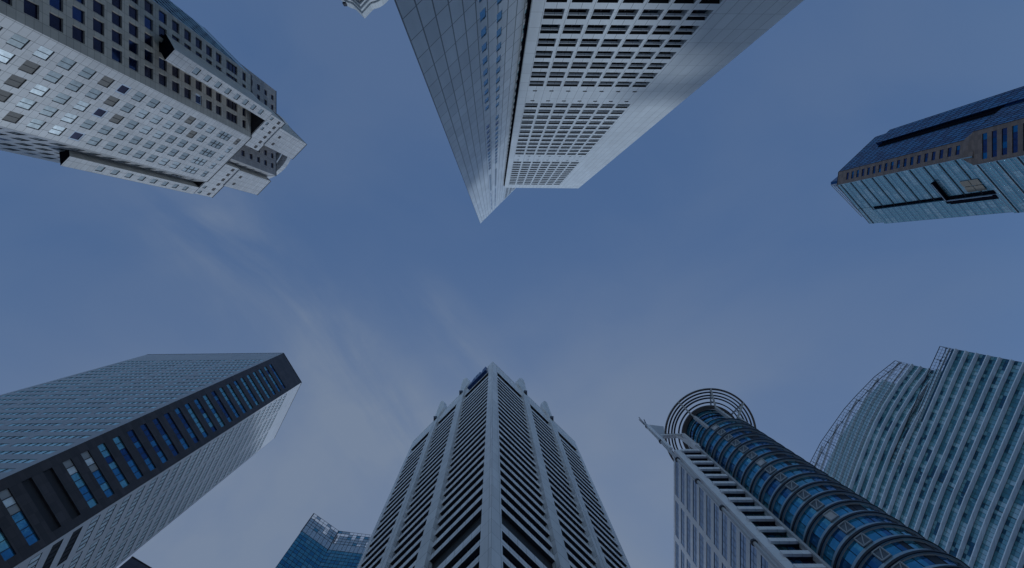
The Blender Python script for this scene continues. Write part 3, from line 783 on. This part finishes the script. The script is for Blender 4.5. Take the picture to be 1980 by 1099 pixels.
# ------------------------------------------------------------------ 8. round blue tower with white slab, lower right
def round_tower():
    cx, cy, R_ = 65.5, 53.0, 8.55
    root = thing('office_tower', 'round cobalt glass tower with open ring crown, joined to a white-framed slab', 'office tower', (60, 70))
    body_ = MB(); rr = random.Random(31)
    front = atan2(-cy, -cx)
    fh = 4.0; top = 141.7
    vents = []
    nseg = 60
    # glass drum
    z = top; fl = 0
    gl = Parts('window', root); lb = Parts('ledge', root); vb = Parts('vent_box', root)
    while z > 6:
        zb = z - fh
        mb = MB(); q = lambda r, t, zz: (cx + r * cos(t), cy + r * sin(t), zz)
        for i in range(nseg):
            t0 = 2 * pi * i / nseg; t1 = 2 * pi * (i + 1) / nseg
            grp = (i // 2)
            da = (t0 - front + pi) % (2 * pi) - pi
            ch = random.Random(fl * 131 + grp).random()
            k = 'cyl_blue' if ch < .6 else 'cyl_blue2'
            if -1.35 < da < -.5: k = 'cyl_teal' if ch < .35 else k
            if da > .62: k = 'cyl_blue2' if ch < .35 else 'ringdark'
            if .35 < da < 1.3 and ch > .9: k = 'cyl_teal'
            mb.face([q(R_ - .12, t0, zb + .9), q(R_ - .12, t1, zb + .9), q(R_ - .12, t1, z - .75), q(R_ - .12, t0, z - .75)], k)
            # mullion
            if i % 2 == 0: mb.bar(q(R_ - .10, t0, zb + .9), q(R_ - .10, t0, z - .75), .09, 'ringdark')
        mb.build('window', root)['label'] = 'curved ribbon window of one storey' if fl == 0 else 'curved ribbon window'
        # storey ledge: pale upstand, projecting dark-soffit ring
        ld = MB()
        ld.ring(cx, cy, R_ - .4, R_, zb, zb + .9, 'ringblue', n=96)
        ld.ring(cx, cy, R_ - .45, R_ + .02, z - .75, z - .62, 'steel', n=96)
        ld.ring(cx, cy, R_ - .1, R_ + .30, z - .60, z - .18, 'ringblue', n=96); ld.ring(cx, cy, R_ + .30, R_ + .46, z - .62, z - .16, 'ringdark', n=96)
        ld.build('ledge', root)
        # square vent between ledges at one bearing
        t = front + .26; a = Vector((cos(t), sin(t))); b = Vector((-sin(t), cos(t)))
        c0 = Vector((cx, cy)) + a * (R_ - .1)
        v = MB()
        def qq(s, o, zz): p = c0 + a * o + b * s; return (p.x, p.y, zz)
        v.prism([qq(-.75, -.3, 0)[:2], qq(.75, -.3, 0)[:2], qq(.75, .22, 0)[:2], qq(-.75, .22, 0)[:2]], zb + .92, z - .8, 'steel' if fl % 6 in (0,) else 'vent_frame')
        for s in (-.78, .78): v.bar(qq(s, .3, zb + .92), qq(s, .3, z - .8), .2, 'vent_frame2')
        for zz in (zb + 1.0, z - .85): v.bar(qq(-.8, .3, zz), qq(.8, .3, zz), .2, 'vent_frame2')
        if fl % 6: v.bar(qq(-.5, .3, zb + 1.2), qq(.6, .3, z - 1.0), .14, 'vent_frame2')
        v.build('vent_box', root)
        z -= fh; fl += 1
    body_.ring(cx, cy, .5, R_ - .42, GZ, top - .2, 'dark_core', n=60)
    # white riser where drum meets the slab face
    body_.bar((55.9, 51.6, GZ), (55.9, 51.6, top), .5, 'steel', .6)
    # ---- slab
    z_s = 139.8
    slab = [(49.1, 52.1), (56.3, 52.1), (66, 62), (66, 150), (49.1, 150)]   # faces: 0 ladder, 4 broad side
    wins = Parts('window', root)
    lw = dict(back=.6, cols=4, rows=1, mats=['cyl_blue2', 'win_dark', 'cyl_teal', 'win_dark'], fr='frame_d', bw=.07)
    rows0 = [(135.9 - 4.02 * k - .5, 135.9 - 4.02 * k + 1.9, [(1.9, 6.7, lw)]) for k in range(33)]
    sw = dict(back=.16, cols=6, rows=2, proud=.04, mats=['slab_win', 'slab_win', 'slab_win2'], fr='slab_mull', bw=.06)
    Ls = 150 - 52.1
    rows4 = [(138.4 - 4.02 * k - 2.5, 138.4 - 4.02 * k, [(Ls - (2.3 + 10.9 * i + 9.3), Ls - (2.3 + 10.9 * i), sw) for i in range(8, -1, -1)]) for k in range(33)]
    b = body(slab, GZ, z_s, {0: rows0, 4: rows4}, .8, 'slab_white', parts=wins, soffit='ringdark')
    body_.add(b)
    body_.build('wall', root); wins.flush()
    # ladder bars on the narrow face: rounded spandrels
    for k in range(33):
        z = 137.4 - 4.02 * k - 4.02 + 1.0
        zz = 135.9 - 4.02 * k + 1.9
        lad = MB(); lad.bar((50.6, 51.85, zz + .55), (55.6, 51.85, zz + .55), .55, 'slab_white', 1.1); lad.build('spandrel', root)
    # corner pipe mast with collars
    pm = MB()
    def tube(p, q, r, k, n=10):
        P, Q = Vector(p), Vector(q); d = (Q - P).normalized(); x = d.orthogonal().normalized(); y = d.cross(x)
        for i in range(n):
            a, c = 2 * pi * i / n, 2 * pi * (i + 1) / n
            u, v = (x * cos(a) + y * sin(a)) * r, (x * cos(c) + y * sin(c)) * r
            pm.face([tuple(P + u), tuple(P + v), tuple(Q + v), tuple(Q + u)], k)
    tube((48.75, 52.9, 0), (47.9, 52.4, 163.5), .38, 'steel')
    tube((47.9, 52.4, 163.5), (47.6, 52.0, 168), .12, 'steel_d')
    for dx in (-.35, .35): tube((47.9 + dx, 52.4, 162), (47.9 + dx * 2.2, 52.1, 166), .14, 'steel_d')
    z = 160
    while z > 8:
        xx = 48.75 - .85 * z / 163.5; yy = 52.9 - .5 * z / 163.5
        pm.ring(xx, yy, .34, .62, z - .25, z + .25, 'steel_d', n=16)
        if z < z_s: pm.bar((xx, yy, z), (xx + .9, yy + .5, z - .2), .25, 'steel_d')
        z -= 13
    # web plate linking mast to the ring crown
    f = [(48.1, 52.3, 162), (51.2, 52.4, 161), (53.2, 52.5, 160.5), (51.3, 52.5, 153.5), (48.4, 52.4, 148)]
    g_ = [(p[0], p[1] + .3, p[2]) for p in f]
    pm.face(f, 'steel'); pm.face(g_[::-1], 'steel')
    for i in range(5): j = (i + 1) % 5; pm.face([f[i], f[j], g_[j], g_[i]], 'steel')
    pm.bar((48.6, 52.3, 140.5), (48.0, 52.3, 160), 1.0, 'slab_white', .9)
    pm.build('mast', root)
    # ---- crown
    up = MB()
    zc = 155.0
    q = lambda r, t, zz: (cx + r * cos(t), cy + r * sin(t), zz)
    for j in range(5):
        z0 = top + .2 + j * 2.6; z1 = z0 + 2.1
        for i in range(60):
            t0, t1 = 2 * pi * i / 60, 2 * pi * (i + 1) / 60
            up.face([q(7.3, t0, z0), q(7.3, t1, z0), q(7.3, t1, z1), q(7.3, t0, z1)], 'cyl_blue' if (j == 4 or random.Random(j * 77 + i // 3).random() < .55) else 'cyl_blue2')
            if i % 3 == 0: up.bar(q(7.32, t0, z0), q(7.32, t0, z1), .12, 'ringdark')
        up.ring(cx, cy, 7.0, 7.5, z1, z1 + .45, 'ringblue' if j % 2 else 'ringdark', 'ringdark', n=72)
    up.ring(cx, cy, .5, 7.0, top, 154.0, 'dark_core', n=48)
    up.build('upper_drum', root)
    sr = MB(); sr.ring(cx, cy, 7.65, 8.75, zc - .6, zc, 'brown_ring', n=96); sr.ring(cx, cy, 9.45, 9.8, zc - .4, zc, 'steel_d', n=96)
    sr.build('inner_ring', root)
    for r in (13.75, 12.7, 11.75, 10.95):
        m_ = MB(); m_.ring(cx, cy, r - .22 if r < 13 else r - .40, r + .18, zc - .35, zc, 'steel' if r > 13 else 'steel_d', 'steel_d' if r < 13 else 'brown_ring', n=120)
        m_.build('crown_ring', root)
    for ang, full in ((-135, 1), (-90, 1), (-44, 1), (-180, 1), (135, 0), (45, 0), (0, 0), (90, 0)):
        t = radians(ang); s_ = MB()
        s_.bar(q(8.7, t, top - .5), q(8.9, t, zc - 4), .85, 'steel', .7)
        s_.bar(q(8.9, t, zc - 4), q(13.7, t, zc - .2), .4, 'steel', .5)
        s_.bar(q(8.6, t, zc - .4), q(13.8, t, zc - .1), .35, 'steel', .35)
        for f in (.3, .6): s_.bar(q(8.9 + 4.8 * f, t, zc - 4 + 3.8 * f), q(8.6 + 5.2 * f, t, zc - .3), .18, 'steel')
        s_.build('bracket', root)
    s_ = MB()
    s_.bar((49.0, 53.0, 152.6), (56.8, 52.6, 152.6), 1.1, 'slab_white', .7)
    f = [(53.5, 52.3, 152.5), (56.6, 50.9, 141.0), (56.6, 53.6, 141.0), (56.8, 53.0, 152.5)]
    s_.face(f, 'slab_white'); s_.bar((56.2, 52.2, 152.2), (56.2, 51.8, 140), .9, 'slab_white', .9)
    s_.build('bracket', root)
round_tower()

# ------------------------------------------------------------------ 9. finned teal tower with sloping open crown, right
def finned_tower():
    root = thing('glass_tower', 'teal glass tower wrapped in curving pale fins, behind the round cobalt tower', 'glass tower', (195, 95))
    R = random.Random(41)
    c1 = [(188.8, 47.9), (182.2, 56.6), (176.1, 66.4), (172.3, 73.6), (169.0, 81.1), (164.7, 92.2), (160.5, 104.0), (156.6, 115.5), (152.8, 127)]
    h1 = [240.6, 245.0, 248.6, 251.4, 253.7, 257.6, 260, 261.5, 262]
    c2 = [(188.4, 36.9), (184.2, 46.1), (178.6, 59.2), (173.0, 72.2), (167.4, 85.2)]
    def resample(c, h, step):
        out_ = []; 
        for i in range(len(c) - 1):
            l = hypot(c[i + 1][0] - c[i][0], c[i + 1][1] - c[i][1]); n = max(1, round(l / step))
            for k in range(n): t = k / n; out_.append((*lerp(c[i], c[i + 1], t), h[i] + (h[i + 1] - h[i]) * t))
        out_.append((*c[-1], h[-1])); return out_
    fh = 4.46
    fins = Parts('fin', root)
    walls = MB(); glass_ = MB()
    for ci, (c, h, ztop, zfirst, bk) in enumerate(((c1, h1, 232.0, 229.6, (240, 62)), (c2, [216] * 5, 211.0, 207.3, (236, 47)))):
        p = resample(c, h, 1.5); lat = MB()
        nrm = []
        for i in range(len(p)):
            a, b = p[max(0, i - 1)], p[min(len(p) - 1, i + 1)]
            dx, dy = b[0] - a[0], b[1] - a[1]; l = hypot(dx, dy); nn = (-dy / l, dx / l)
            if nn[0] * p[i][0] + nn[1] * p[i][1] > 0: nn = (-nn[0], -nn[1])
            nrm.append(nn)
        off = lambda i, o: (p[i][0] + nrm[i][0] * o, p[i][1] + nrm[i][1] * o)
        core_poly = [off(i, -.5) for i in range(0, len(p), 3)]
        if ci == 0: core_poly += [(165, 160), (230, 150), (243, 64)]
        else: core_poly += [(178, 92), (215, 80), (236, 47)]
        if ci == 0:
            k0 = min(range(len(p)), key=lambda i: hypot(p[i][0] - 168.0, p[i][1] - 83.6))
            walls.prism(core_poly, 215.5, ztop, 'tealC', 'cap')
            walls.prism([off(i, -.5) for i in range(k0, len(p), 3)] + [(165, 160), (230, 150), (236, 85)], GZ, 215.5, 'tealC', 'cap')
        else: walls.prism(core_poly, GZ, ztop, 'tealC', 'cap')
        z = zfirst; fl = 0
        while z > 30:
            i0 = k0 if ci == 0 and z < 206 else 0
            for i in range(i0, len(p) - 1):
                rr = random.Random((i // 3) * 17 + fl * 101 + ci).random(); r2 = R.random()
                k = 'tealC' if rr < .10 else ('tealB' if rr < .28 else ('tealA' if r2 < .75 else 'tealD'))
                a, b = off(i, 0), off(i + 1, 0)
                zm = z - 1.15
                glass_.face([(*a, z - fh + .9), (*b, z - fh + .9), (*b, zm), (*a, zm)], k)
                k2 = 'tealB' if r2 < .5 else ('tealC' if r2 < .68 else 'tealA')
                glass_.face([(*a, zm), (*b, zm), (*b, z), (*a, z)], k2)
                if (i % 1) == 0: glass_.bar((*off(i, .03), z - fh + .9), (*off(i, .03), z), .10, 'frame_d', .08)
            mb = MB()
            for i in range(i0, len(p) - 1):
                a0, b0, a1, b1 = off(i, -.05), off(i + 1, -.05), off(i, 1.5), off(i + 1, 1.5)
                am, bm_ = off(i, .1), off(i + 1, .1)
                # vertical fritted band, then shelf
                mb.face([(*am, z), (*bm_, z), (*bm_, z + 1.1), (*am, z + 1.1)], 'finw')
                mb.face([(*am, z), (*bm_, z), (*b1, z + .15), (*a1, z + .15)], 'finw')
                mb.face([(*a1, z + .15), (*b1, z + .15), (*b1, z + .5), (*a1, z + .5)], 'finw')
                mb.face([(*a1, z + .5), (*b1, z + .5), (*bm_, z + .55), (*am, z + .55)], 'finw')
            pts = [(*off(i0, 0), z), (*off(len(p) - 1, 0), z), (*off(len(p) - 1, .95), z + .9), (*off(i0, .95), z + .9)]
            fins.add(mb, pts)
            z -= fh; fl += 1
        # lattice above the glass
        for i in range(0, len(p)):
            a = off(i, .2)
            if i % 1 == 0: lat.bar((*a, ztop - 2), (*a, p[i][2]), .09, 'steel_d')
            if i % 4 == 0: lat.bar((*off(i, -1.6), ztop), (*off(i, -1.6), p[i][2] - 1), .3, 'mull'); lat.bar((*a, p[i][2] - .3), (*off(i, -1.8), p[i][2] - 3), .18, 'steel_d')
            if i < len(p) - 1:
                b = off(i + 1, .2)
                for f in (1.0, .985): lat.bar((*a, p[i][2] * f), (*b, p[i + 1][2] * f), .2, 'steel_d')
                zz = ztop + .4
                while zz < p[i][2] - 1: lat.bar((*a, zz), (*b, zz), .07, 'steel_d'); zz += 1.5
                zz = zfirst + fh
                while zz < p[i][2] - 1.5: lat.bar((*off(i, -.2), zz), (*off(i + 1, -.2), zz), .75, 'finw', .35); zz += fh
                hh = ztop + (p[i][2] - ztop) * .66
                if i > 6 and hh > ztop + 1: lat.face([(*off(i, -.5), ztop), (*off(i + 1, -.5), ztop), (*off(i + 1, -.5), hh), (*off(i, -.5), hh)], 'tealD')
            if i % 4 == 0 and i + 4 < len(p):
                lat.bar((*off(i, -1.2), ztop + .5), (*off(i + 4, -1.2), p[i + 4][2] - 1), .15, 'mull'); lat.bar((*off(i + 4, -1.2), ztop + .5), (*off(i, -1.2), p[i][2] - 1), .15, 'mull')
        lat.build('roof_lattice', root)
    walls.build('wall', root); glass_.build('glass_wall', root)
    fins.flush()
finned_tower()

# ------------------------------------------------------------------ 10. ornate corner, top edge
def ornate_tower():
    K = 150 / F
    root = thing('office_tower', 'cream stone tower corner with an overhanging curved cornice, at the top edge', 'office tower', (-38, -86))
    base = sc([(-250, -492), (-225, -515), (-205, -545), (-205, -640), (-295, -640), (-295, -545), (-275, -515)], K)
    wins = Parts('window', root)
    wn = dict(back=.4, cols=1, rows=2, mats=['win_dark', 'brown_win'], fr='steel_d', bw=.1)
    specs = {}
    for i in (0, 1, 5, 6):
        P, Q = base[i], base[(i + 1) % 7]; Ln = hypot(P[0] - Q[0], P[1] - Q[1])
        specs[i] = [(4 * k + 1, 4 * k + 3.2, [(Ln * .3, Ln * .7, wn)]) for k in range(1, 34)]
    b = body(base, GZ, 143, specs, .45, 'ornate', parts=wins)
    b.build('wall', root); wins.flush()
    co = MB()
    def outl(scale, z0, z1, k='ornate', kb=None):
        px = [(-249.5, -464.5), (-234.4, -481)]
        for i in range(9):
            t = i / 8; px.append((-231 + 46 * t ** 1.0, -483.5 - 7 * t - 40 * t ** 2.2))
        px += [(-183, -640), (-317, -640)]
        for i in range(8, -1, -1):
            t = i / 8; px.append((-270 - 44 * t, -483.5 - 9 * t - 38 * t ** 2.2))
        px += [(-266, -481)]
        c = (-250, -545)
        pts = [((c[0] + (x - c[0]) * scale) * K, (c[1] + (y - c[1]) * scale) * K) for x, y in px]
        co.prism(pts, z0, z1, k, None, kb)
    outl(1.0, 147, 150); outl(.955, 145.6, 147.0); outl(.90, 144.4, 145.6, 'ornate'); outl(.84, 142, 144.4, 'stone_tier')
    # soffit slot and bracket
    co.prism(sc([(-249, -478), (-238, -489), (-241, -492), (-252, -481)], K), 146.85, 147.0, 'steel_d')
    co.prism(sc([(-285, -484), (-279, -484), (-279, -480.5), (-285, -480.5)], K), 146.0, 147.6, 'steel_d')
    for i in range(10):
        for sgn in (1, -1):
            t = .2 + i * .08; x = -250 + sgn * (22 + 40 * t); y = -487 - 12 * t - 26 * t * t - 6
            co.bar((x * K, y * K, 146.7), (x * K, (y - 12) * K, 146.7), .35, 'stone_tier', .5)
    co.build('cornice', root)
ornate_tower()

for o in S.objects:
    if '_o' in o: del o['_o']
